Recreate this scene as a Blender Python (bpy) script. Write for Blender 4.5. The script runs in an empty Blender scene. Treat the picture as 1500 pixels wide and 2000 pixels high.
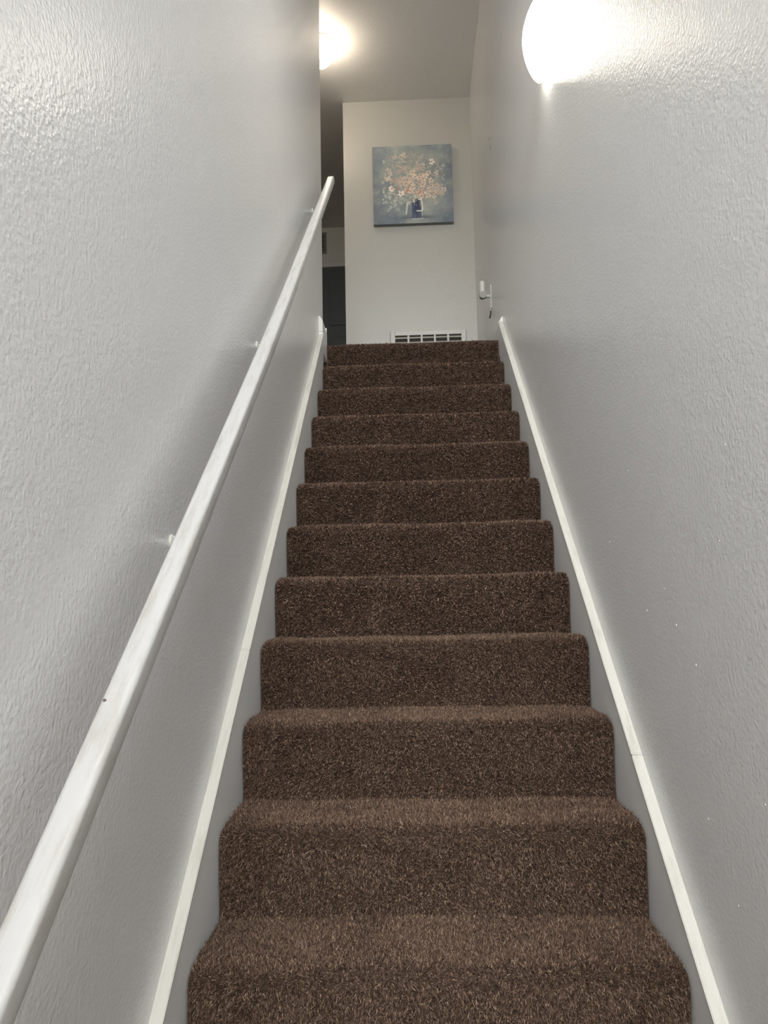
import bpy, bmesh, math, random
import numpy as np
from mathutils import Vector, Matrix

random.seed(7)
rng = np.random.default_rng(7)
scene = bpy.context.scene
col = scene.collection

# ------------------------------------------------------------------ camera
def make_camera():
    yaw, pitch, roll = 0.0369805, 0.1134345, -0.020466
    cy, sy, cp, sp = math.cos(yaw), math.sin(yaw), math.cos(pitch), math.sin(pitch)
    f = Vector((-sy * cp, cy * cp, sp))
    r = Vector((cy, sy, 0))
    u = r.cross(f)
    c, s = math.cos(roll), math.sin(roll)
    r2 = r * c + u * s
    u2 = -r * s + u * c
    cam = bpy.data.cameras.new('camera')
    cam.sensor_fit = 'HORIZONTAL'
    cam.sensor_width = 36.0
    cam.lens = 36.0
    cam.clip_start = 0.02
    o = bpy.data.objects.new('camera', cam)
    m = Matrix((r2, u2, -f)).transposed().to_4x4()
    m.translation = Vector((-0.0212877, -1.4725648, 0.6664714))
    o.matrix_world = m
    col.objects.link(o)
    scene.camera = o
make_camera()

# ------------------------------------------------------------------ world, daylight, exposure
world = bpy.data.worlds.new('world')
scene.world = world
world.use_nodes = True
bg = world.node_tree.nodes['Background']
bg.inputs[0].default_value = (0.80, 0.90, 1.0, 1)
bg.inputs[1].default_value = 1.0

def area_light(name, loc, rot, sx, sy, power, colour):
    l = bpy.data.lights.new(name, 'AREA')
    l.shape = 'RECTANGLE'
    l.size, l.size_y = sx, sy
    l.energy = power
    l.color = colour
    o = bpy.data.objects.new(name, l)
    o.location = loc
    o.rotation_euler = rot
    col.objects.link(o)
    return o
# daylight through the unseen entry window, added behind the viewer to light the stairs
area_light('unseen_window_daylight', (0.0, -6.62, 4.5), (math.radians(90), 0, 0), 3.1, 2.6, DAY := 960, (0.95, 0.97, 1.0))
LAMP_STRENGTH = 11.5
LAMP_COLOUR = (1.0, 0.94, 0.84, 1)
FILL_STRENGTH = 6.0  # glow of the added pendant, out of view
HALL_STRENGTH = 25.0
HALL_COLOUR = (1.0, 0.86, 0.68, 1)

vs = scene.view_settings
vs.view_transform = 'Standard'
vs.look = 'None'
vs.exposure = 0.05
vs.gamma = 1.0
vs.use_curve_mapping = False

# ------------------------------------------------------------------ dimensions
RUN, RISE = 0.227485, 0.1850035
HW = 0.457          # half width between the skirt boards
WX = 0.479          # wall faces
FLOOR = -3 * RISE
LAND = 11 * RISE
CEIL = 4.37
YL = 11 * RUN       # landing nosing
YWALL = 3.885       # end wall with the painting
YHALL = 5.816

# ------------------------------------------------------------------ materials
def new_mat(name):
    m = bpy.data.materials.new(name)
    m.use_nodes = True
    nt = m.node_tree
    b = nt.nodes['Principled BSDF']
    return m, nt, b

def N(nt, kind, **kw):
    n = nt.nodes.new(kind)
    for k, v in kw.items():
        setattr(n, k, v)
    return n

def simple(name, colour, rough=0.5, metal=0.0, spec=0.5, bump=None):
    m, nt, b = new_mat(name)
    b.inputs['Base Color'].default_value = (*colour, 1)
    b.inputs['Roughness'].default_value = rough
    b.inputs['Metallic'].default_value = metal
    b.inputs['Specular IOR Level'].default_value = spec
    if bump:
        sc, dist = bump
        g = N(nt, 'ShaderNodeNewGeometry')
        n = N(nt, 'ShaderNodeTexNoise')
        n.inputs['Scale'].default_value = sc
        n.inputs['Detail'].default_value = 2
        bm_ = N(nt, 'ShaderNodeBump')
        bm_.inputs['Distance'].default_value = dist
        bm_.inputs['Strength'].default_value = 1
        nt.links.new(g.outputs['Position'], n.inputs['Vector'])
        nt.links.new(n.outputs['Fac'], bm_.inputs['Height'])
        nt.links.new(bm_.outputs['Normal'], b.inputs['Normal'])
    return m

def wall_paint(name, colour, rough, amp, scale=105.0):
    """orange-peel textured satin paint"""
    m, nt, b = new_mat(name)
    g = N(nt, 'ShaderNodeNewGeometry')
    big = N(nt, 'ShaderNodeTexNoise')
    big.inputs['Scale'].default_value = 1.3
    big.inputs['Detail'].default_value = 3
    ramp = N(nt, 'ShaderNodeMixRGB')
    ramp.inputs[1].default_value = (*[c * 0.97 for c in colour], 1)
    ramp.inputs[2].default_value = (*[min(1, c * 1.03) for c in colour], 1)
    nt.links.new(g.outputs['Position'], big.inputs['Vector'])
    nt.links.new(big.outputs['Fac'], ramp.inputs[0])
    nt.links.new(ramp.outputs[0], b.inputs['Base Color'])
    b.inputs['Roughness'].default_value = rough
    n1 = N(nt, 'ShaderNodeTexNoise')
    n1.inputs['Scale'].default_value = scale
    n1.inputs['Detail'].default_value = 2.0
    n1.inputs['Roughness'].default_value = 0.5
    n1.inputs['Distortion'].default_value = 0.0
    n2 = N(nt, 'ShaderNodeTexNoise')
    n2.inputs['Scale'].default_value = 6.0
    n2.inputs['Detail'].default_value = 2
    mul = N(nt, 'ShaderNodeMath', operation='MULTIPLY_ADD')
    mul.inputs[1].default_value = 0.9
    nt.links.new(g.outputs['Position'], n1.inputs['Vector'])
    nt.links.new(g.outputs['Position'], n2.inputs['Vector'])
    nt.links.new(n2.outputs['Fac'], mul.inputs[0])
    nt.links.new(n1.outputs['Fac'], mul.inputs[2])
    bp = N(nt, 'ShaderNodeBump')
    bp.inputs['Strength'].default_value = 1.0
    bp.inputs['Distance'].default_value = amp
    nt.links.new(mul.outputs[0], bp.inputs['Height'])
    nt.links.new(bp.outputs['Normal'], b.inputs['Normal'])
    return m

def worn_white(name, colour, dirt, rough):
    """white gloss paint with rubbed smudges"""
    m, nt, b = new_mat(name)
    g = N(nt, 'ShaderNodeNewGeometry')
    mp = N(nt, 'ShaderNodeMapping')
    mp.inputs['Scale'].default_value = (60, 5, 9)
    mp.inputs['Rotation'].default_value = (math.radians(-39), 0, 0)
    n = N(nt, 'ShaderNodeTexNoise')
    n.inputs['Scale'].default_value = 1.0
    n.inputs['Detail'].default_value = 5
    n.inputs['Roughness'].default_value = 0.65
    cr = N(nt, 'ShaderNodeValToRGB')
    cr.color_ramp.elements[0].position = 0.5
    cr.color_ramp.elements[0].color = (0, 0, 0, 1)
    cr.color_ramp.elements[1].position = 0.8
    cr.color_ramp.elements[1].color = (1, 1, 1, 1)
    mx = N(nt, 'ShaderNodeMixRGB')
    mx.inputs[1].default_value = (*colour, 1)
    mx.inputs[2].default_value = (*dirt, 1)
    nt.links.new(g.outputs['Position'], mp.inputs['Vector'])
    nt.links.new(mp.outputs[0], n.inputs['Vector'])
    nt.links.new(n.outputs['Fac'], cr.inputs[0])
    nt.links.new(cr.outputs[0], mx.inputs[0])
    nt.links.new(mx.outputs[0], b.inputs['Base Color'])
    b.inputs['Roughness'].default_value = rough
    n2 = N(nt, 'ShaderNodeTexNoise')
    n2.inputs['Scale'].default_value = 45
    n2.inputs['Detail'].default_value = 3
    nt.links.new(g.outputs['Position'], n2.inputs['Vector'])
    bp = N(nt, 'ShaderNodeBump')
    bp.inputs['Strength'].default_value = 0.6
    bp.inputs['Distance'].default_value = 0.0008
    nt.links.new(n2.outputs['Fac'], bp.inputs['Height'])
    nt.links.new(bp.outputs['Normal'], b.inputs['Normal'])
    return m

def glow(name, colour, strength):
    m, nt, b = new_mat(name)
    b.inputs['Base Color'].default_value = (0.9, 0.9, 0.9, 1)
    b.inputs['Roughness'].default_value = 0.15
    b.inputs['Emission Color'].default_value = colour
    b.inputs['Emission Strength'].default_value = strength
    return m

def carpet_base(name):
    m, nt, b = new_mat(name)
    g = N(nt, 'ShaderNodeNewGeometry')
    n = N(nt, 'ShaderNodeTexNoise')
    n.inputs['Scale'].default_value = 350
    n.inputs['Detail'].default_value = 3
    mx = N(nt, 'ShaderNodeMixRGB')
    mx.inputs[1].default_value = (0.035, 0.022, 0.016, 1)
    mx.inputs[2].default_value = (0.13, 0.085, 0.062, 1)
    nt.links.new(g.outputs['Position'], n.inputs['Vector'])
    nt.links.new(n.outputs['Fac'], mx.inputs[0])
    nt.links.new(mx.outputs[0], b.inputs['Base Color'])
    b.inputs['Roughness'].default_value = 1.0
    b.inputs['Specular IOR Level'].default_value = 0.1
    return m

def carpet_pile(name):
    m, nt, b = new_mat(name)
    g = N(nt, 'ShaderNodeNewGeometry')
    cr = N(nt, 'ShaderNodeValToRGB')
    e = cr.color_ramp.elements
    e[0].position = 0.0
    e[0].color = (0.040, 0.023, 0.016, 1)
    e[1].position = 1.0
    e[1].color = (0.42, 0.295, 0.205, 1)
    k = e.new(0.55)
    k.color = (0.155, 0.096, 0.065, 1)
    k = e.new(0.88)
    k.color = (0.27, 0.178, 0.126, 1)
    nt.links.new(g.outputs['Random Per Island'], cr.inputs[0])
    nt.links.new(cr.outputs[0], b.inputs['Base Color'])
    b.inputs['Roughness'].default_value = 0.8
    b.inputs['Specular IOR Level'].default_value = 0.2
    return m

M = {
    'wall_l': wall_paint('grey_satin_paint_left', (0.79, 0.79, 0.785), 0.22, 0.0011, 135),
    'wall_r': wall_paint('grey_satin_paint_right', (0.79, 0.79, 0.785), 0.22, 0.0011, 135),
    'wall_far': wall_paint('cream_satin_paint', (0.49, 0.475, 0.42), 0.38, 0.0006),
    'wall_hall': wall_paint('grey_hall_paint', (0.78, 0.76, 0.71), 0.4, 0.0006),
    'ceiling': wall_paint('ceiling_paint', (0.89, 0.88, 0.86), 0.38, 0.0016, 100),
    'skirt': simple('grey_board_paint', (0.81, 0.81, 0.79), 0.38, bump=(9, 0.001)),
    'cap': worn_white('white_cap_paint', (0.68, 0.665, 0.60), (0.52, 0.49, 0.42), 0.4),
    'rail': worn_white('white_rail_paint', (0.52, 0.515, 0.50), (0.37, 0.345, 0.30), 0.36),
    'white_metal': simple('white_enamel', (0.80, 0.79, 0.74), 0.35),
    'chrome': simple('bright_steel', (0.75, 0.76, 0.77), 0.22, 1.0),
    'brass': simple('dull_nickel', (0.45, 0.43, 0.38), 0.35, 1.0),
    'dark': simple('dark_rubber', (0.03, 0.028, 0.025), 0.6),
    'duct_and_shadow': simple('dark_duct_and_shadow_line', (0.05, 0.045, 0.035), 0.9),
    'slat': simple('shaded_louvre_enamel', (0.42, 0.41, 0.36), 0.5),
    'vent_grey': simple('grey_vent_enamel', (0.30, 0.29, 0.26), 0.6),
    'door': simple('slate_blue_door_paint', (0.080, 0.098, 0.112), 0.45, bump=(30, 0.0005)),
    'carpet': carpet_base('brown_carpet_backing'),
    'pile': carpet_pile('brown_carpet_yarn'),
    'lamp_glass': glow('lit_opal_glass', LAMP_COLOUR, LAMP_STRENGTH),
    'hall_glass': glow('lit_warm_opal_glass', HALL_COLOUR, HALL_STRENGTH),
    'fill_glass': glow('fill_pendant_glow', (1.0, 0.97, 0.92, 1), FILL_STRENGTH),
    'mark': simple('dark_scuff', (0.16, 0.14, 0.12), 0.7),
    'nib': simple('pale_paint_speck', (0.80, 0.79, 0.76), 0.4),
    'grille': simple('aged_white_enamel', (0.58, 0.57, 0.51), 0.4),
    'edge': simple('grey_blue_canvas_edge', (0.26, 0.29, 0.29), 0.8),
    'clear_door': simple('white_door_paint', (0.75, 0.75, 0.73), 0.4),
    'wood': simple('entry_floor_wood', (0.22, 0.15, 0.10), 0.45, bump=(20, 0.0005)),
}

def canvas_mat():
    m, nt, b = new_mat('painted_canvas')
    a = N(nt, 'ShaderNodeAttribute')
    a.attribute_name = 'paint'
    nt.links.new(a.outputs['Color'], b.inputs['Base Color'])
    b.inputs['Roughness'].default_value = 0.75
    return m
M['canvas'] = canvas_mat()

def pane_mat():
    m, nt, b = new_mat('window_glass')
    for n in list(nt.nodes):
        if n.type == 'BSDF_PRINCIPLED':
            nt.nodes.remove(n)
    t = N(nt, 'ShaderNodeBsdfTransparent')
    gl = N(nt, 'ShaderNodeBsdfGlossy')
    gl.inputs['Roughness'].default_value = 0.02
    fr = N(nt, 'ShaderNodeFresnel')
    mx = N(nt, 'ShaderNodeMixShader')
    nt.links.new(fr.outputs[0], mx.inputs[0])
    nt.links.new(t.outputs[0], mx.inputs[1])
    nt.links.new(gl.outputs[0], mx.inputs[2])
    out = [n for n in nt.nodes if n.type == 'OUTPUT_MATERIAL'][0]
    nt.links.new(mx.outputs[0], out.inputs['Surface'])
    return m
M['pane'] = pane_mat()

# ------------------------------------------------------------------ helpers
def obj(name, bm, mat, parent=None, smooth=False, loc=None):
    me = bpy.data.meshes.new(name)
    bmesh.ops.recalc_face_normals(bm, faces=bm.faces)
    bm.to_mesh(me)
    bm.free()
    if mat:
        me.materials.append(mat)
    if smooth:
        for p in me.polygons:
            p.use_smooth = True
    o = bpy.data.objects.new(name, me)
    col.objects.link(o)
    if parent:
        o.parent = parent
    if loc:
        o.location = loc
    return o

def empty(name, loc, label, cat, group=None):
    o = bpy.data.objects.new(name, None)
    o.empty_display_size = 0.05
    o.location = loc
    col.objects.link(o)
    o['label'] = label
    o['category'] = cat
    if group:
        o['group'] = group
    return o

def struct(name, bm, mat, label=None, cat=None, parent=None):
    o = obj(name, bm, mat, parent)
    o['kind'] = 'structure'
    if label:
        o['label'] = label
    if cat:
        o['category'] = cat
    return o

def box(bm, x0, x1, y0, y1, z0, z1, bevel=0.0):
    r = bmesh.ops.create_cube(bm, size=1.0)
    vs_ = r['verts']
    for v in vs_:
        v.co = Vector(((x0 + x1) / 2 + v.co.x * (x1 - x0), (y0 + y1) / 2 + v.co.y * (y1 - y0), (z0 + z1) / 2 + v.co.z * (z1 - z0)))
    if bevel:
        es = list({e for v in vs_ for e in v.link_edges})
        bmesh.ops.bevel(bm, geom=es, offset=bevel, segments=2, affect='EDGES', profile=0.5)
    return bm

def bx(*a, **k):
    return box(bmesh.new(), *a, **k)

def prism_x(bm, pts, x0, x1):
    """polygon in y,z extruded along x"""
    a = [bm.verts.new((x0, y, z)) for y, z in pts]
    b = [bm.verts.new((x1, y, z)) for y, z in pts]
    bm.faces.new(a)
    bm.faces.new(b[::-1])
    n = len(pts)
    for i in range(n):
        j = (i + 1) % n
        bm.faces.new((a[i], b[i], b[j], a[j]))
    return bm

def lathe(bm, prof, seg=48, axis='z', centre=(0, 0, 0), flip=1):
    """prof: (radius, height) pairs revolved about an axis"""
    rings = []
    for r, h in prof:
        ring = []
        if r < 1e-6:
            ring = [None]
            p = (0, 0, h)
            q = {'z': (0, 0, h), 'x': (h * flip, 0, 0), 'y': (0, h * flip, 0)}[axis]
            ring = [bm.verts.new(Vector(centre) + Vector(q))]
        else:
            for k in range(seg):
                t = 2 * math.pi * k / seg
                c, s = r * math.cos(t), r * math.sin(t)
                q = {'z': (c, s, h * flip), 'x': (h * flip, c, s), 'y': (c, h * flip, s)}[axis]
                ring.append(bm.verts.new(Vector(centre) + Vector(q)))
        rings.append(ring)
    for a, b in zip(rings[:-1], rings[1:]):
        if len(a) == 1 and len(b) == 1:
            continue
        for k in range(seg):
            j = (k + 1) % seg
            if len(a) == 1:
                bm.faces.new((a[0], b[k], b[j]))
            elif len(b) == 1:
                bm.faces.new((a[k], b[0], a[j]))
            else:
                bm.faces.new((a[k], b[k], b[j], a[j]))
    if len(rings[0]) > 1:
        bm.faces.new(rings[0])
    if len(rings[-1]) > 1:
        bm.faces.new(rings[-1])
    return bm

def tube(bm, pts, r, seg=12):
    pts = [Vector(p) for p in pts]
    rings = []
    up = Vector((0, 0, 1))
    for i, p in enumerate(pts):
        d = (pts[min(i + 1, len(pts) - 1)] - pts[max(i - 1, 0)]).normalized()
        a = d.cross(up)
        if a.length < 1e-3:
            a = d.cross(Vector((1, 0, 0)))
        a.normalize()
        b = a.cross(d)
        rings.append([bm.verts.new(p + (a * math.cos(2 * math.pi * k / seg) + b * math.sin(2 * math.pi * k / seg)) * r) for k in range(seg)])
    for a, b in zip(rings[:-1], rings[1:]):
        for k in range(seg):
            bm.faces.new((a[k], a[(k + 1) % seg], b[(k + 1) % seg], b[k]))
    bm.faces.new(rings[0][::-1])
    bm.faces.new(rings[-1])
    return bm

# ------------------------------------------------------------------ room shell
T = 0.12
YB = -1.75          # where the narrow stairwell opens into the entry
wl = struct('wall_left', bx(-WX - T, -WX, YB, YL + 0.018, FLOOR, CEIL), M['wall_l'],
       'grey orange-peel textured wall carrying the handrail left of the stairs', 'wall')
wr = struct('wall_right', bx(WX, WX + T, YB, YWALL + T, FLOOR, CEIL), M['wall_r'],
       'grey orange-peel textured wall carrying the big dome light', 'wall')
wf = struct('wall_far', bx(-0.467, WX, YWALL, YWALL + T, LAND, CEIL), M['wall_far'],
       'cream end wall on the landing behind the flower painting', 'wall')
struct('wall_closet', bx(-0.467, -0.467 + T, YWALL + T, YHALL, LAND, CEIL), M['wall_hall'],
       'side of the closet wall running back along the upstairs hall', 'wall')
struct('wall_hall_front', bx(-2.0, -WX - T, YL - 0.10, YL + 0.018, LAND, CEIL), M['wall_hall'],
       'near wall of the upstairs hall beside the stairwell', 'wall')
struct('wall_hall_left', bx(-2.12, -2.0, YL - 0.10, YHALL + T, LAND, CEIL), M['wall_hall'],
       'left wall of the upstairs hall', 'wall')
struct('wall_hall_far', bx(-2.0, -0.467 + T, YHALL, YHALL + T, LAND, CEIL), M['wall_hall'],
       'dim wall at the far end of the upstairs hall above the slate door', 'wall')
struct('ceiling', bx(-2.12, WX + T, YB, YHALL + T, CEIL, CEIL + 0.1), M['ceiling'],
       'textured upper ceiling over the stairwell and landing', 'ceiling')
struct('floor', bx(-2.12, WX, YL + 0.0165, YHALL + T, LAND - 0.2, LAND - 0.006), M['carpet'],
       'brown carpeted landing floor at the top of the stairs', 'floor')
# unseen entry room behind the viewer, made tall so its window lights the stairs
EZ = 6.1
struct('floor.001', bx(-1.9, 1.9, -6.5, -0.45, FLOOR - 0.1, FLOOR), M['wood'],
       'entry floor at the foot of the stairs behind the viewer', 'floor')
struct('ceiling.001', bx(-1.9, 1.9, -6.5, YB, EZ + 0.1, EZ + 0.2), M['ceiling'],
       'high entry ceiling behind the viewer', 'ceiling')
struct('wall_header', bx(-WX - T, WX + T, YB, YB + T, CEIL + 0.1, EZ + 0.1), M['wall_hall'], 'wall above the stair opening, behind the viewer', 'wall')
struct('wall_entry_left', bx(-2.02, -1.9, -6.5, YB, FLOOR, EZ + 0.1), M['wall_hall'], 'left wall of the entry behind the viewer', 'wall')
struct('wall_entry_right', bx(1.9, 2.02, -6.5, YB, FLOOR, EZ + 0.1), M['wall_hall'], 'right wall of the entry behind the viewer', 'wall')
struct('wall_entry_return', bx(-2.02, -WX - T, YB, YB + T, FLOOR, EZ + 0.1), M['wall_hall'], 'wall left of the stair opening, behind the viewer', 'wall')
struct('wall_entry_return.001', bx(WX + T, 2.02, YB, YB + T, FLOOR, EZ + 0.1), M['wall_hall'], 'wall right of the stair opening, behind the viewer', 'wall')
b = bmesh.new()
wx0, wx1, wz0, wz1 = -1.6, 1.6, 3.15, 5.85
box(b, -2.02, wx0, -6.62, -6.5, FLOOR, EZ + 0.1)
box(b, wx1, 2.02, -6.62, -6.5, FLOOR, EZ + 0.1)
box(b, wx0, wx1, -6.62, -6.5, FLOOR, wz0)
box(b, wx0, wx1, -6.62, -6.5, wz1, EZ + 0.1)
struct('wall_back', b, M['wall_hall'], 'entry wall with the window behind the viewer', 'wall')
b = bmesh.new()
for a0, a1 in ((wx0, wx0 + 0.05), (-0.025, 0.025), (wx1 - 0.05, wx1)):
    box(b, a0, a1, -6.60, -6.53, wz0, wz1)
box(b, wx0, wx1, -6.60, -6.53, wz0, wz0 + 0.05)
box(b, wx0, wx1, -6.60, -6.53, wz1 - 0.05, wz1)
wn = struct('window_unseen', b, M['clear_door'], 'unseen wide white framed entry window added behind the viewer to light the stairs', 'window')
obj('pane', bx(wx0 + 0.05, -0.025, -6.568, -6.562, wz0 + 0.05, wz1 - 0.05), M['pane'], wn)
obj('pane', bx(0.025, wx1 - 0.05, -6.568, -6.562, wz0 + 0.05, wz1 - 0.05), M['pane'], wn)

# ------------------------------------------------------------------ stair skirt boards with white caps
def skirt(side, a, c, ytop, name, label, joints):
    x0, x1 = (HW, WX) if side > 0 else (-WX, -HW)
    y0 = -0.60
    t = 0.005
    pts = [(y0, FLOOR), (y0, a * y0 + c - t), (ytop, a * ytop + c - t), (ytop, a * ytop + c - 0.42), (-0.10, FLOOR)]
    sk = struct(name, prism_x(bmesh.new(), pts, x0, x1), M['skirt'], label, 'skirt board')
    xs = (x0 - 0.0022, x1) if side > 0 else (x0, x1 + 0.0022)
    ys = [y0] + joints + [ytop]
    for i in range(len(ys) - 1):
        ya, yb = ys[i] + (0.0012 if i else 0), ys[i + 1] - (0.0012 if i + 1 < len(ys) - 1 else 0)
        b = prism_x(bmesh.new(), [(ya, a * ya + c), (yb, a * yb + c), (yb, a * yb + c - t), (ya, a * ya + c - t)], *xs)
        bmesh.ops.bevel(b, geom=list(b.edges), offset=0.0016, segments=2, affect='EDGES')
        o = obj('cap_strip', b, M['cap'], sk)
        o['label'] = 'white painted top edge strip'
    return sk
A_R, C_R = 0.8416, 0.047
A_L, C_L = 0.833, 0.086
skr = skirt(1, A_R, C_R, 2.45, 'baseboard_right', 'sloping grey skirt board with white cap along the right wall', [0.315])
skl = skirt(-1, A_L, C_L, 2.335, 'baseboard_left', 'sloping grey skirt board with white cap below the handrail', [0.55])
# level landing baseboards that meet the skirts
def landing_base(x0, x1, y0, y1, z1, name, label, inner):
    b = bmesh.new()
    s = -1 if inner > 0 else 1
    xa = x1 if inner > 0 else x0      # wall side
    xb = x0 if inner > 0 else x1      # room side
    z0 = LAND - 0.1
    prof = [(xa, z0), (xb, z0), (xb, z1 - 0.024), (xa - 0.008 * inner, z1 - 0.004), (xa, z1)]
    f = [b.verts.new((x, y0, z)) for x, z in prof]
    g = [b.verts.new((x, y1, z)) for x, z in prof]
    b.faces.new(f); b.faces.new(g[::-1])
    for i in range(5):
        j = (i + 1) % 5
        b.faces.new((f[i], g[i], g[j], f[j]))
    o = struct(name, b, M['skirt'], label, 'baseboard')
    # white end return facing down the stairs
    b = bmesh.new()
    f = [b.verts.new((x, y0 - 0.004, z)) for x, z in [(x, max(z, z1 - 0.085)) for x, z in prof]]
    g = [b.verts.new((x, y0 - 0.0002, z)) for x, z in [(x, max(z, z1 - 0.085)) for x, z in prof]]
    b.faces.new(f); b.faces.new(g[::-1])
    for i in range(5):
        j = (i + 1) % 5
        b.faces.new((f[i], g[i], g[j], f[j]))
    e = obj('end_return', b, M['cap'], o)
    e['label'] = 'white end of the board'
    return o
landing_base(WX - 0.018, WX, 2.452, YWALL, 2.133, 'baseboard_landing', 'short level baseboard where the right skirt meets the landing', 1)
lb = landing_base(-WX, -WX + 0.020, 2.338, YL + 0.018, 2.128, 'baseboard_landing.001', 'short level baseboard end where the left skirt meets the landing', -1)
# returns round the end of the left wall
b = bmesh.new()
z1 = 2.128
prof = [(0, LAND - 0.1), (0.018, LAND - 0.1), (0.018, z1 - 0.05), (0.008, z1 - 0.012), (0, z1)]
f = [b.verts.new((-WX - T, YL + 0.018 + y, z)) for y, z in prof]
g = [b.verts.new((-WX + 0.020, YL + 0.018 + y, z)) for y, z in prof]
b.faces.new(f); b.faces.new(g[::-1])
for i in range(5):
    b.faces.new((f[i], g[i], g[(i + 1) % 5], f[(i + 1) % 5]))
obj('wall_end_board', b, M['skirt'], lb)

# ------------------------------------------------------------------ carpeted stairs
def vnoise(u, v, seed):
    """smooth value noise, u,v arrays in lattice units"""
    r = np.random.default_rng(seed)
    g = r.random((64, 64))
    iu, iv = np.floor(u).astype(int), np.floor(v).astype(int)
    fu, fv = u - iu, v - iv
    fu, fv = fu * fu * (3 - 2 * fu), fv * fv * (3 - 2 * fv)
    a = g[iu % 64, iv % 64]; b_ = g[(iu + 1) % 64, iv % 64]
    c = g[iu % 64, (iv + 1) % 64]; d = g[(iu + 1) % 64, (iv + 1) % 64]
    return (a * (1 - fu) + b_ * fu) * (1 - fv) + (c * (1 - fu) + d * fu) * fv

RAD = 0.026
INS = 0.009
def profile_pts():
    """y,z path of the carpet backing over one step: riser bottom, rounded nosing, tread back"""
    p = [(0.014 + INS, -RISE - 0.016), (0.012 + INS, -RISE * 0.75), (0.007 + INS, -RISE * 0.5), (0.002 + INS, -RISE * 0.28), (INS, -RAD - INS)]
    for k in range(1, 9):
        t = math.pi / 2 * k / 8
        p.append((INS + RAD - RAD * math.cos(t), -INS - RAD + RAD * math.sin(t)))
    p += [(0.08, -INS), (0.13, -INS - 0.001), (0.18, -INS - 0.001), (RUN + 0.034 + INS, -INS)]
    return p
PROF = profile_pts()
PY = np.array([p[0] for p in PROF]); PZ = np.array([p[1] for p in PROF])
SL = np.concatenate([[0], np.cumsum(np.hypot(np.diff(PY), np.diff(PZ)))])

def wobble(x, s, seed):
    return (vnoise(x * 9 + 5, s * 12 + 3, seed) - 0.5) * 0.007 + (vnoise(x * 3 + 9, s * 4 + 1, seed + 1) - 0.5) * 0.008

def surf(x, s, seed):
    """point and normal of the carpet backing"""
    y = np.interp(s, SL, PY); z = np.interp(s, SL, PZ)
    e = 0.006
    ty = np.interp(s + e, SL, PY) - np.interp(s - e, SL, PY)
    tz = np.interp(s + e, SL, PZ) - np.interp(s - e, SL, PZ)
    l = np.hypot(ty, tz) + 1e-9
    ny, nz = -tz / l, ty / l
    # nose/top of the sides roll over slightly
    edge = np.clip((np.abs(x) - (HW - 0.022)) / 0.020, 0, 1)
    near = np.exp(-((s - RISE - 0.012) / 0.05) ** 2)
    w = wobble(x, s, seed) - 0.006 * edge ** 2 * near - 0.002 * edge ** 2
    return y + ny * w, z + nz * w, ny, nz

def step_body(seed):
    nx = 56
    xs = np.linspace(-HW + 0.001, HW - 0.001, nx)
    ss = np.unique(np.concatenate([SL, np.linspace(0, SL[-1], 30)]))
    me = bpy.data.meshes.new('carpeted_step')
    verts = []
    for s in ss:
        y, z, ny, nz = surf(xs, np.full(nx, s), seed)
        verts += list(zip(xs.tolist(), y.tolist(), z.tolist()))
    ns = len(ss)
    faces = []
    for i in range(ns - 1):
        for k in range(nx - 1):
            a = i * nx + k
            faces.append((a, a + 1, a + nx + 1, a + nx))
    # closed underside
    base = len(verts)
    bl = base; verts.append((xs[0], RUN + 0.043, -RISE - 0.016))
    br = base + 1; verts.append((xs[-1], RUN + 0.043, -RISE - 0.016))
    faces.append(tuple(list(range(0, ns * nx, nx))[::-1] + [bl]))
    faces.append(tuple(list(range(nx - 1, ns * nx, nx)) + [br]))
    faces.append(tuple(list(range(nx))[::-1] + [bl, br][::1]))
    faces.append(tuple(list(range((ns - 1) * nx, ns * nx)) + [br, bl]))
    me.from_pydata(verts, [], faces)
    me.materials.append(M['carpet'])
    for p in me.polygons[:(ns - 1) * (nx - 1)]:
        p.use_smooth = True
    me.update()
    return me

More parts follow.
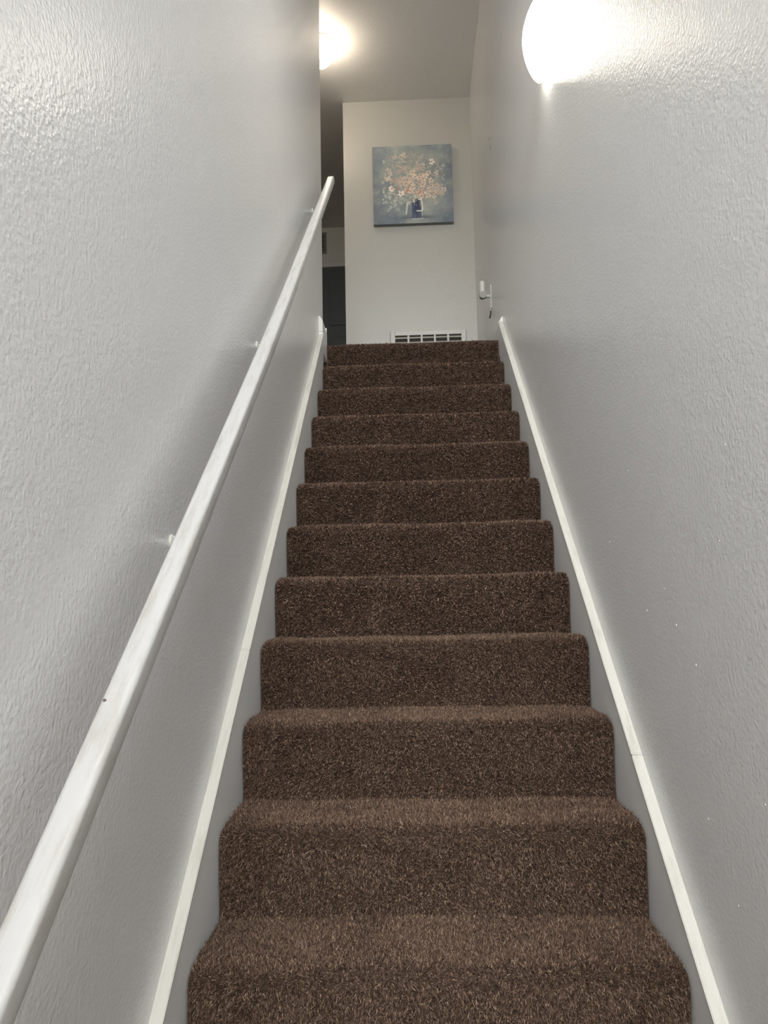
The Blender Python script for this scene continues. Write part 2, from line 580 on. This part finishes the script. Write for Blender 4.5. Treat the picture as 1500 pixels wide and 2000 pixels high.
def pile_mesh(n, width, length, seed):
    r = np.random.default_rng(seed)
    x = r.uniform(-HW + 0.004, HW - 0.004, n)
    s = r.uniform(0.012, SL[-1] - 0.018, n)
    y, z, ny, nz = surf(x, s, seed0 := (seed // 10))
    P = np.stack([x, y, z], 1)
    Nn = np.stack([np.zeros(n), ny, nz], 1)
    # lean: random plus slow drift, so brushed patches show
    ang = vnoise(x * 7 + 20, s * 9 + 11, seed + 3) * 2 * np.pi * 1.5
    drift = 0.45 * vnoise(x * 5 + 2, s * 6 + 2, seed + 4)
    tangent = np.stack([np.cos(ang), -nz * np.sin(ang), ny * np.sin(ang)], 1)
    rnd = r.normal(0, 0.42, (n, 3))
    D = Nn + tangent * drift[:, None] + rnd + np.array([0, -0.12, -0.10])
    # keep pile inside the boards
    edge = np.clip((np.abs(x) - (HW - 0.012)) / 0.012, 0, 1)
    D[:, 0] -= np.sign(x) * edge * (0.5 + np.abs(D[:, 0]))
    D /= np.linalg.norm(D, axis=1)[:, None]
    L = length * r.uniform(0.7, 1.25, n)
    # width direction perpendicular to D
    Wd = np.cross(D, r.normal(0, 1, (n, 3)))
    Wd /= np.linalg.norm(Wd, axis=1)[:, None]
    w = width * r.uniform(0.7, 1.3, n) / 2
    bend = r.normal(0, 0.35, (n, 3)) * L[:, None]
    bend[:, 2] -= 0.10 * L
    A = P - Nn * 0.001
    Mid = P + D * (L * 0.55)[:, None]
    Tip = P + D * L[:, None] + bend * 0.5
    V = np.empty((n, 5, 3))
    V[:, 0] = A - Wd * w[:, None] * 0.8
    V[:, 1] = A + Wd * w[:, None] * 0.8
    V[:, 2] = Mid + Wd * w[:, None]
    V[:, 3] = Mid - Wd * w[:, None]
    V[:, 4] = Tip
    V[:, :, 0] = np.clip(V[:, :, 0], -HW + 0.0005, HW - 0.0005)
    me = bpy.data.meshes.new('carpet_pile')
    me.vertices.add(n * 5)
    me.vertices.foreach_set('co', V.reshape(-1))
    base = (np.arange(n) * 5)[:, None]
    loops = np.concatenate([base + np.array([0, 1, 2, 3]), base + np.array([3, 2, 4])], 1).reshape(-1)
    me.loops.add(n * 7)
    me.loops.foreach_set('vertex_index', loops.astype(np.int32))
    me.polygons.add(n * 2)
    st = np.stack([np.arange(n) * 7, np.arange(n) * 7 + 4], 1).reshape(-1)
    me.polygons.foreach_set('loop_start', st.astype(np.int32))
    me.materials.append(M['pile'])
    me.update(calc_edges=True)
    me.validate()
    return me

stairs = empty('staircase', (0, -2 * RUN, FLOOR), 'straight flight of stairs in plush dark brown carpet between grey walls', 'staircase')
bodies = [step_body(s) for s in (11, 12)]
piles = {
    'near': [pile_mesh(130000, 0.0017, 0.0100, s) for s in (111, 121)],
    'mid': [pile_mesh(75000, 0.0023, 0.0098, s) for s in (111, 121)],
    'far': [pile_mesh(42000, 0.0032, 0.0090, s) for s in (111, 121)],
}
for n in range(-2, 12):
    k = (n + 4) % 2
    st = bpy.data.objects.new('carpeted_step', bodies[k])
    col.objects.link(st)
    st.parent = stairs
    st.location = (0, (n + 2) * RUN, (n + 3) * RISE)
    lod = 'near' if n <= 3 else ('mid' if n <= 7 else 'far')
    pl = bpy.data.objects.new('carpet_pile', piles[lod][k])
    col.objects.link(pl)
    pl.parent = st
    pl['kind'] = 'stuff'

# ------------------------------------------------------------------ handrail
RX = -0.404
SLOPE, RC = 0.8076, 0.9188
def rail_z(y):
    return 0.0128728 * y * y + 0.807592 * y + 0.918847
rail = empty('handrail', (RX, -1.45, rail_z(-1.45)), 'long white painted wooden handrail climbing the left wall', 'handrail')
ang = math.atan(SLOPE)
d = Vector((0, math.cos(ang), math.sin(ang)))
nrm = Vector((0, -math.sin(ang), math.cos(ang)))
def rail_local(p):
    return Vector(p) - rail.location
b = bmesh.new()
hw_, rr = 0.0185, 0.008
sec = []
for cx_, cy_, a0 in ((hw_ - rr, hw_ - rr, 0), (-hw_ + rr, hw_ - rr, 90), (-hw_ + rr, -hw_ + rr, 180), (hw_ - rr, -hw_ + rr, 270)):
    for k in range(6):
        t = math.radians(a0 + 90 * k / 5)
        sec.append((cx_ + rr * math.cos(t), cy_ + rr * math.sin(t)))
y0r, y1r = -1.45, 2.315
ends = []
stations = [(y0r, 1.0)] + [(y0r + (y1r - y0r) * k / 24, 1.0) for k in range(1, 24)]
L_end = [(y1r - 0.012, 1.0), (y1r - 0.005, 0.95), (y1r - 0.001, 0.80), (y1r, 0.55)]
rings = []
for yy, sc_ in stations + L_end:
    c = Vector((RX + 0.0012 * math.sin(yy * 3.1), yy, rail_z(yy) + 0.0012 * math.sin(yy * 4.3 + 1)))
    rings.append([b.verts.new(rail_local(c + Vector((1, 0, 0)) * (u_ * sc_) + nrm * (v_ * sc_))) for u_, v_ in sec])
for r0, r1 in zip(rings[:-1], rings[1:]):
    for k in range(len(sec)):
        j = (k + 1) % len(sec)
        b.faces.new((r0[k], r0[j], r1[j], r1[k]))
b.faces.new(rings[0][::-1]); b.faces.new(rings[-1])
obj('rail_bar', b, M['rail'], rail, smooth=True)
# brackets: wall plate, curved arm, saddle under the rail
for yb in (-0.035, 0.765, 2.12):
    zc = rail_z(yb) - 0.108
    b = bmesh.new()
    lathe(b, [(0.015, 0.0), (0.015, 0.003), (0.012, 0.005), (0.008, 0.006), (0.0, 0.007)], 24, 'x', rail_local((-WX, yb, zc)))
    br_ = obj('bracket', b, M['grille'], rail, smooth=False)
    b = bmesh.new()
    pth = []
    for k in range(9):
        t = math.pi / 2 * k / 8
        pth.append(rail_local((-WX + 0.006 + (RX + WX - 0.006) * math.sin(t), yb, zc + (0.108 - hw_ * 1.35) * (1 - math.cos(t)))))
    tube(b, pth, 0.0055, 12)
    obj('bracket_arm', b, M['white_metal'], br_, smooth=True)
    b = bmesh.new()
    box(b, -0.012, 0.012, -0.03, 0.03, -0.0015, 0.0015, 0.001)
    rot = Matrix.Rotation(ang, 3, 'X')
    off = rail_local(Vector((RX, yb, rail_z(yb))) - nrm * (hw_ + 0.0014))
    for v in b.verts:
        v.co = rot @ v.co + off
    obj('saddle_plate', b, M['chrome'], br_)
    for dz in (-0.0095, 0.0095):
        b = lathe(bmesh.new(), [(0.0032, 0.0), (0.0028, 0.0025), (0.0, 0.0035)], 14, 'x', rail_local((-WX + 0.004, yb, zc + dz)))
        obj('screw', b, M['chrome'], br_, smooth=True)
# small nick in the paint
b = bmesh.new()
bmesh.ops.create_icosphere(b, subdivisions=1, radius=0.0028)
pn = rail_local(Vector((RX - hw_ + 0.006, -0.482, rail_z(-0.482))) + nrm * hw_)
for v in b.verts:
    v.co = Vector((v.co.x, v.co.y, v.co.z * 0.8)) + pn
o = obj('paint_nick', b, M['mark'], rail)
o['label'] = 'small dark nick in the white paint'

# ------------------------------------------------------------------ big dome wall light
LY, LZ = 0.93, 2.532
lamp = empty('dome_wall_light', (WX, LY, LZ), 'large round glowing opal glass dome light on the right wall', 'light')
b = lathe(bmesh.new(), [(0.106, 0.0), (0.108, 0.004), (0.106, 0.012), (0.095, 0.014)], 48, 'x', (0, 0, 0), -1)
obj('backplate', b, M['white_metal'], lamp, smooth=False)
dome = [(0.100, 0.012), (0.118, 0.013), (0.128, 0.016), (0.134, 0.021), (0.136, 0.027)]
for k in range(1, 15):
    t = k / 14
    dome.append((0.136 * (1 - t ** 1.5) ** 0.6, 0.027 + 0.064 * t))
b = lathe(bmesh.new(), dome, 64, 'x', (0, 0, 0), -1)
obj('glass_dome', b, M['lamp_glass'], lamp, smooth=True)

# ------------------------------------------------------------------ unseen bowl pendant added over the foot of the stairs for fill light
ov = empty('added_fill_pendant', (0.0, -0.6, CEIL), 'unseen white glass bowl pendant added above the foot of the stairs for fill light', 'light')
b = lathe(bmesh.new(), [(0.065, 0.0), (0.065, 0.012), (0.045, 0.028), (0.010, 0.034)], 32, 'z', (0, 0, 0), -1)
obj('ceiling_canopy', b, M['white_metal'], ov)
b = tube(bmesh.new(), [(0, 0, -0.03), (0, 0, -0.45), (0, 0, -0.86)], 0.006, 10)
obj('rod', b, M['white_metal'], ov)
prof = [(0.0, 0.80), (0.22, 0.80), (0.225, 0.806)] + [(0.22 * math.cos(math.pi / 2 * k / 12) if k < 12 else 0.0, 0.812 + 0.09 * math.sin(math.pi / 2 * k / 12)) for k in range(13)]
obj('fill_bowl', lathe(bmesh.new(), prof, 48, 'z', (0, 0, 0), -1), M['fill_glass'], ov, smooth=True)

# ------------------------------------------------------------------ hall ceiling light
hall = empty('globe_ceiling_light', (-0.56, 3.24, CEIL), 'small warm glowing globe light on the hall ceiling', 'light')
b = lathe(bmesh.new(), [(0.078, 0.0), (0.078, 0.010), (0.066, 0.016), (0.062, 0.030), (0.054, 0.036)], 40, 'z', (0, 0, 0), -1)
obj('ceiling_canopy', b, M['white_metal'], hall)
prof = [(0.050, 0.032)]
for k in range(1, 15):
    t = math.radians(36) + (math.pi - math.radians(36)) * k / 14
    prof.append((0.084 * math.sin(t) if k < 14 else 0.0, 0.032 + 0.068 - 0.084 * math.cos(t) * 0.95))
b = lathe(bmesh.new(), prof, 40, 'z', (0, 0, 0), -1)
obj('glass_globe', b, M['hall_glass'], hall, smooth=True)

# ------------------------------------------------------------------ flower painting
PX0, PX1, PZ0, PZ1 = -0.250, 0.3325, 3.382, 3.984
def paint_canvas(nu, nv):
    v, u = np.mgrid[0:nv, 0:nu]
    u = u / (nu - 1.0); v = v / (nv - 1.0)      # v = 0 top
    def nz(f, s):
        return (vnoise(u * f + s, v * f + s * 2, s) + 0.5 * vnoise(u * f * 2.3 + s, v * f * 2.3, s + 1) + 0.25 * vnoise(u * f * 5, v * f * 5 + s, s + 2)) / 1.75
    def mix(img, c, a):
        return img * (1 - a[..., None]) + np.array(c) * a[..., None]
    def S(r, g, b):
        c = np.array([r, g, b]) / 255.0
        return c ** 2.2
    img = np.ones((nv, nu, 3)) * S(122, 134, 136)
    img = mix(img, S(98, 112, 124), np.clip(nz(4, 3) * 2.2 - 0.7, 0, 1))
    img = mix(img, S(150, 156, 146), np.clip(nz(6, 9) * 2.6 - 1.25, 0, 1))
    img = mix(img, S(84, 98, 112), np.clip((np.maximum(np.abs(u - 0.5) * 2, 0) ** 3) * 0.75 + np.clip(v - 0.72, 0, 1) * 1.2, 0, 0.8) * (0.5 + nz(9, 15) * 0.6))
    # loose foliage haze around the bouquet
    d_ = np.sqrt(((u - 0.5) / 0.42) ** 2 + ((v - 0.42) / 0.38) ** 2)
    img = mix(img, S(150, 146, 128), np.clip(1.15 - d_, 0, 1) ** 0.7 * np.clip(nz(11, 21) * 2.2 - 0.5, 0, 1) * 0.75)
    img = mix(img, S(104, 124, 108), np.clip(1.1 - d_, 0, 1) * np.clip(nz(14, 27) * 3 - 1.6, 0, 1) * 0.7)
    img = mix(img, S(88, 84, 86), np.clip(1.0 - d_, 0, 1) * np.clip(nz(18, 33) * 3 - 1.8, 0, 1) * 0.6)
    # table shadow
    img = mix(img, S(72, 82, 94), np.exp(-((v - 0.915 - 0.02 * nz(5, 4)) / 0.022) ** 2) * np.clip((u - 0.22) * 5, 0, 1) * np.clip((0.85 - u) * 5, 0, 1) * 0.8)
    def ell(cu, cv, ru, rv, soft=0.35, rot=0.0):
        x = (u - cu); y = (v - cv)
        c, s_ = math.cos(rot), math.sin(rot)
        xr, yr = x * c + y * s_, -x * s_ + y * c
        dd = np.sqrt((xr / ru) ** 2 + (yr / rv) ** 2)
        return np.clip((1 - dd) / soft, 0, 1)
    r = np.random.default_rng(5)
    # vase and little jar
    img = mix(img, S(62, 74, 102), np.clip(np.minimum(np.minimum((u - 0.475) / 0.012, (0.605 - u) / 0.012), np.minimum((v - 0.68) / 0.02, (0.935 - v) / 0.012)), 0, 1) * 0.95)
    img = mix(img, S(44, 54, 84), ell(0.55, 0.80, 0.04, 0.12) * 0.8)
    img = mix(img, S(96, 108, 120), ell(0.44, 0.86, 0.035, 0.09) * 0.7)
    def stroke(p, w_, c, a=0.95):
        nonlocal img
        for (a0, b0), (a1, b1) in zip(p[:-1], p[1:]):
            ax, ay = a1 - a0, b1 - b0
            t = np.clip(((u - a0) * ax + (v - b0) * ay) / (ax * ax + ay * ay + 1e-9), 0, 1)
            dd = np.hypot(u - a0 - t * ax, v - b0 - t * ay)
            img = mix(img, c, np.clip((w_ - dd) / (w_ * 0.6), 0, 1) * a)
    stroke([(0.57, 0.70), (0.605, 0.70), (0.615, 0.83), (0.60, 0.845), (0.545, 0.845)], 0.009, S(206, 208, 196))
    stroke([(0.605, 0.66), (0.605, 0.74)], 0.006, S(190, 194, 184))
    stroke([(0.425, 0.74), (0.42, 0.81), (0.41, 0.88)], 0.011, S(186, 190, 182))
    stroke([(0.61, 0.86), (0.61, 0.91)], 0.008, S(150, 158, 166))
    stroke([(0.475, 0.945), (0.57, 0.947), (0.62, 0.94)], 0.005, S(176, 184, 186))
    stroke([(0.5, 0.70), (0.515, 0.73)], 0.012, S(190, 196, 190))
    # blossoms: (u, v, size, kind)
    fl = []
    for k in range(190):     # faint background petals
        a = r.uniform(0, 2 * math.pi); q = math.sqrt(r.uniform(0, 1))
        fl.append((0.5 + 0.40 * q * math.cos(a), 0.42 + 0.33 * q * math.sin(a), r.uniform(0.018, 0.034), 0))
    for k in range(40):
        fl.append((r.uniform(0.12, 0.42), r.uniform(0.58, 0.76), r.uniform(0.010, 0.02), 3))
    main = [(510, 285, 2), (490, 385, 1), (600, 450, 1), (440, 465, 1), (540, 460, 1), (585, 495, 1), (465, 515, 1), (690, 440, 1), (370, 470, 1), (320, 470, 1),
            (195, 530, 4), (310, 595, 4), (500, 605, 1), (560, 540, 1), (760, 515, 1), (780, 595, 1), (650, 630, 1), (590, 595, 1), (705, 200, 4), (350, 100, 2),
            (240, 120, 2), (105, 180, 3), (165, 290, 2), (760, 340, 2), (850, 255, 3), (410, 350, 5), (845, 565, 1), (545, 400, 1), (620, 380, 1), (660, 345, 1),
            (430, 420, 1), (395, 420, 1), (530, 600, 1), (660, 560, 1), (720, 600, 1), (380, 560, 1), (560, 640, 1), (460, 330, 1), (560, 290, 2), (300, 430, 2),
            (180, 340, 2), (150, 400, 2), (330, 390, 2), (720, 650, 2), (740, 720, 2), (820, 620, 2), (690, 510, 1), (430, 570, 1), (480, 640, 3),
            (170, 640, 3), (240, 650, 3), (120, 700, 3), (310, 720, 3), (230, 750, 3), (180, 770, 3), (360, 680, 3), (400, 720, 3), (150, 800, 3), (270, 800, 3)]
    for (a, b_, k) in main:
        fl.append((0.04 + a / 1000.0, b_ / 1000.0 + 0.02, 0.040 if k in (1, 2) else (0.045 if k == 4 else 0.026), k))
    pal = {0: S(188, 172, 154), 1: S(196, 170, 150), 2: S(178, 164, 146), 3: S(162, 172, 166), 4: S(224, 208, 188), 5: S(190, 176, 130)}
    for (fu_, fv_, sz, k) in fl:
        c0 = pal[k] * r.uniform(0.85, 1.12)
        a0 = r.uniform(0, 6.28)
        npet = 5 if k else 2
        for j in range(npet):
            t = a0 + 2 * math.pi * j / npet + r.normal(0, 0.2)
            img = mix(img, c0 * r.uniform(0.85, 1.1), ell(fu_ + 0.55 * sz * math.cos(t), fv_ + 0.55 * sz * math.sin(t), sz * 0.55, sz * 0.36, 0.5, t) * (0.9 if k else 0.62))
        if k in (1, 4):
            img = mix(img, S(88, 70, 62), ell(fu_, fv_, sz * 0.30, sz * 0.26, 0.6) * 0.85)
    for (a, b_) in ((0.435, 0.555), (0.46, 0.53), (0.42, 0.60), (0.44, 0.58), (0.585, 0.61), (0.60, 0.59), (0.315, 0.555)):
        img = mix(img, S(190, 92, 74), ell(a, b_, 0.024, 0.014, 0.6, r.uniform(0, 3)) * 0.85)
    for (a, b_) in ((0.285, 0.46), (0.26, 0.44), (0.58, 0.29), (0.37, 0.32)):
        img = mix(img, S(168, 128, 120), ell(a, b_, 0.05, 0.035, 0.9) * 0.6)
    img = mix(img, S(104, 116, 146), ell(0.59, 0.22, 0.03, 0.018, 0.8) * 0.8)
    # dry-brush daubs over everything keep it loose
    for k in range(420):
        a = r.uniform(0.03, 0.97); b_ = r.uniform(0.03, 0.97)
        inb = ((a - 0.5) / 0.42) ** 2 + ((b_ - 0.44) / 0.36) ** 2 < 1
        c0 = (S(186, 172, 152), S(150, 156, 140), S(120, 132, 128), S(172, 150, 140))[r.integers(4)] if inb else (S(122, 134, 140), S(104, 116, 126), S(146, 152, 146))[r.integers(3)]
        img = mix(img, c0, ell(a, b_, r.uniform(0.008, 0.026), r.uniform(0.004, 0.011), 0.8, r.uniform(0, 3.1)) * r.uniform(0.25, 0.6))
    img *= (0.90 + 0.20 * nz(40, 41))[..., None]
    grey = img.mean(2, keepdims=True)
    img = (img * 0.72 + grey * 0.28) * np.array([1.60, 1.56, 1.50])
    return np.clip(img, 0, 1)

pic = empty('canvas_painting', ((PX0 + PX1) / 2, YWALL, (PZ0 + PZ1) / 2), 'square flower bouquet painting in grey blue and pink on the end wall', 'painting')
NU, NV = 190, 196
img = paint_canvas(NU, NV)
w2, h2 = (PX1 - PX0) / 2, (PZ1 - PZ0) / 2
TH = 0.036
u = np.linspace(-w2, w2, NU); v = np.linspace(h2, -h2, NV)
U, V = np.meshgrid(u, v)
r = np.random.default_rng(3)
Yd = -TH - 0.0006 - 0.0008 * r.random((NV, NU))
me = bpy.data.meshes.new('painted_canvas')
verts = np.stack([U, Yd, V], 2).reshape(-1, 3)
ii = np.arange(NV * NU).reshape(NV, NU)
fc = np.stack([ii[:-1, :-1], ii[1:, :-1], ii[1:, 1:], ii[:-1, 1:]], 2).reshape(-1, 4)
me.from_pydata(verts.tolist(), [], fc.tolist())
at = me.color_attributes.new('paint', 'FLOAT_COLOR', 'POINT')
cc = np.ones((NV * NU, 4)); cc[:, :3] = img.reshape(-1, 3)
at.data.foreach_set('color', cc.reshape(-1))
me.materials.append(M['canvas'])
me.update()
o = bpy.data.objects.new('painted_canvas', me)
col.objects.link(o)
o.parent = pic
obj('canvas_edge', bx(-w2, w2, -TH, -0.0005, -h2, h2, bevel=0.002), M['edge'], pic)

# ------------------------------------------------------------------ return air grille low on the end wall
GX0, GX1, GZ1, GZ0 = -0.147, 0.396, 2.583, 2.23
gr = empty('return_air_grille', ((GX0 + GX1) / 2, YWALL, GZ0), 'white return air grille low on the end wall behind the top step', 'vent grille')
gw, gh = (GX1 - GX0) / 2, GZ1 - GZ0
fr_ = 0.034
b = bmesh.new()
box(b, -gw, -gw + fr_, -0.012, -0.0005, 0, gh, 0.002)
box(b, gw - fr_, gw, -0.012, -0.0005, 0, gh, 0.002)
box(b, -gw + fr_, gw - fr_, -0.012, -0.0005, gh - fr_, gh, 0.002)
box(b, -gw + fr_, gw - fr_, -0.012, -0.0005, 0, fr_, 0.002)
obj('frame', b, M['grille'], gr)
obj('shadow_line_plate', bx(-gw - 0.0025, gw + 0.0025, -0.0024, -0.0002, -0.0025, gh + 0.0025), M['duct_and_shadow'], gr)  # dark plate wider than the frame, stands in for its outline shadow
obj('duct_backing', bx(-gw + fr_, gw - fr_, -0.0032, -0.0008, fr_, gh - fr_), M['duct_and_shadow'], gr)
nw = 5
span = 2 * gw - 2 * fr_
for k in range(1, nw):
    x = -gw + fr_ + span * k / nw
    obj('bar', bx(x - 0.0065, x + 0.0065, -0.0115, -0.004, fr_, gh - fr_), M['grille'], gr)
ns_ = 8
for k in range(ns_):
    z = fr_ + (gh - 2 * fr_) * (k + 0.5) / ns_
    b = bmesh.new()
    box(b, -gw + fr_, gw - fr_, -0.0075, 0.0075, -0.0008, 0.0008)
    rot = Matrix.Rotation(math.radians(52), 3, 'X')
    for vv in b.verts:
        q = rot @ Vector((0, vv.co.y, vv.co.z))
        vv.co = Vector((vv.co.x, -0.0085 + q.y * 0.45, z + q.z))
    obj('louvre', b, M['slat'], gr)

# ------------------------------------------------------------------ upstairs hall: door and vent
b = bmesh.new()
DX0, DX1, DZ1 = -1.22, -0.46, 3.955
box(b, DX0 - 0.07, DX0, YHALL - 0.02, YHALL + 0.0, LAND - 0.006, DZ1 + 0.045, 0.003)
box(b, DX0, -0.468, YHALL - 0.02, YHALL + 0.0, DZ1, DZ1 + 0.045, 0.003)
struct('trim_1', b, M['skirt'], 'pale casing over the slate door at the end of the hall', 'door casing')
b = bmesh.new()
box(b, DX0 + 0.004, -0.469, YHALL - 0.006, YHALL - 0.0005, LAND, DZ1 - 0.004)
dr = struct('door_1', b, M['door'], 'slate blue door at the end of the dim upstairs hall', 'door')
for (za, zb) in ((LAND + 0.18, LAND + 0.70), (LAND + 0.82, LAND + 1.20), (LAND + 1.32, LAND + 1.80)):
    for (xa, xb) in ((DX0 + 0.11, DX0 + 0.34), (DX0 + 0.43, DX0 + 0.66)):
        obj('door_panel', bx(xa, xb, YHALL - 0.013, YHALL - 0.0062, za, zb, bevel=0.004), M['door'], dr)
b = lathe(bmesh.new(), [(0.026, 0.0), (0.026, 0.004), (0.010, 0.008), (0.010, 0.03), (0.024, 0.042), (0.026, 0.052), (0.018, 0.062), (0.0, 0.065)], 24, 'y', (DX0 + 0.07, YHALL - 0.0062, LAND + 0.95), -1)
obj('door_handle', b, M['brass'], dr, smooth=True)
hv = empty('wall_vent', (-0.98, YHALL, 4.10), 'small grey louvred vent high on the dim hall end wall', 'vent grille')
b = bmesh.new()
box(b, -0.172, 0.172, -0.010, -0.0005, 0.0, 0.018)
box(b, -0.172, 0.172, -0.010, -0.0005, 0.204, 0.222)
box(b, -0.172, -0.154, -0.010, -0.0005, 0.018, 0.204)
box(b, 0.154, 0.172, -0.010, -0.0005, 0.018, 0.204)
obj('frame', b, M['vent_grey'], hv)
obj('duct_backing', bx(-0.154, 0.154, -0.003, -0.0008, 0.018, 0.204), M['duct_and_shadow'], hv)
for k in range(8):
    z = 0.018 + 0.186 * (k + 0.5) / 8
    obj('louvre', bx(-0.154, 0.154, -0.009, -0.003, z - 0.007, z + 0.005), M['vent_grey'], hv)

# ------------------------------------------------------------------ gate latch on the right wall of the landing
lt = empty('gate_latch', (WX, 2.93, 2.44), 'small white gate latch with ring and dangling pin on the right wall', 'latch')
obj('mounting_strip', bx(-0.005, 0.0, -0.008, 0.008, -0.075, 0.07, bevel=0.002), M['grille'], lt)
b = tube(bmesh.new(), [(-0.004, 0, 0.0), (-0.045, 0, 0.0)], 0.010, 16)
obj('arm', b, M['grille'], lt, smooth=True)
b = lathe(bmesh.new(), [(0.018, -0.010), (0.018, 0.085), (0.015, 0.093), (0.0, 0.095)], 24, 'z', (-0.052, 0.004, 0.0))
obj('socket', b, M['grille'], lt, smooth=False)
b = lathe(bmesh.new(), [(0.010, 0.0), (0.0215, 0.0), (0.0215, 0.016), (0.010, 0.016), (0.010, 0.010), (0.0, 0.010)], 28, 'y', (-0.052, -0.030, 0.0))
obj('ring', b, M['vent_grey'], lt, smooth=False)
b = tube(bmesh.new(), [(-0.008, -0.010, -0.004), (-0.0085, -0.012, -0.05), (-0.008, -0.013, -0.098)], 0.0014, 6)
cd = obj('cord', b, M['grille'], lt)
b = tube(bmesh.new(), [(-0.008, -0.013, -0.095), (-0.010, -0.014, -0.118), (-0.016, -0.014, -0.140)], 0.0042, 10)
obj('pin', b, M['dark'], cd, smooth=True)

# ------------------------------------------------------------------ marks on the right wall
for (y, z, ly, lz) in ((2.70, 3.235, 0.006, 0.034), (2.75, 3.319, 0.012, 0.006), (2.66, 3.27, 0.004, 0.006)):
    o = obj('scuff_mark', bx(WX - 0.0012, WX + 0.0005, y - ly / 2, y + ly / 2, z - lz / 2, z + lz / 2), M['mark'], wr)
    o['label'] = 'small dark scuff in the grey paint'
b = bmesh.new()
pts = [(0.904, 1.428), (0.216, 0.631), (0.035, 0.606), (-0.057, 0.538), (-0.175, 0.174), (0.092, 0.676), (-0.068, 0.277), (0.30, 0.95), (0.5, 0.8), (-0.2, 0.75), (-0.3, 0.36), (0.6, 1.2), (-0.25, 0.9)]
for i, (y, z) in enumerate(pts):
    r_ = bmesh.ops.create_icosphere(b, subdivisions=1, radius=1.0)
    s = 0.0026 if i < 4 else 0.0016
    for v_ in r_['verts']:
        v_.co = Vector((WX + v_.co.x * 0.0011, y + v_.co.y * s * 0.9, z + v_.co.z * s * 1.3))
o = obj('paint_speck', b, M['nib'], wr, smooth=True)
o['kind'] = 'stuff'
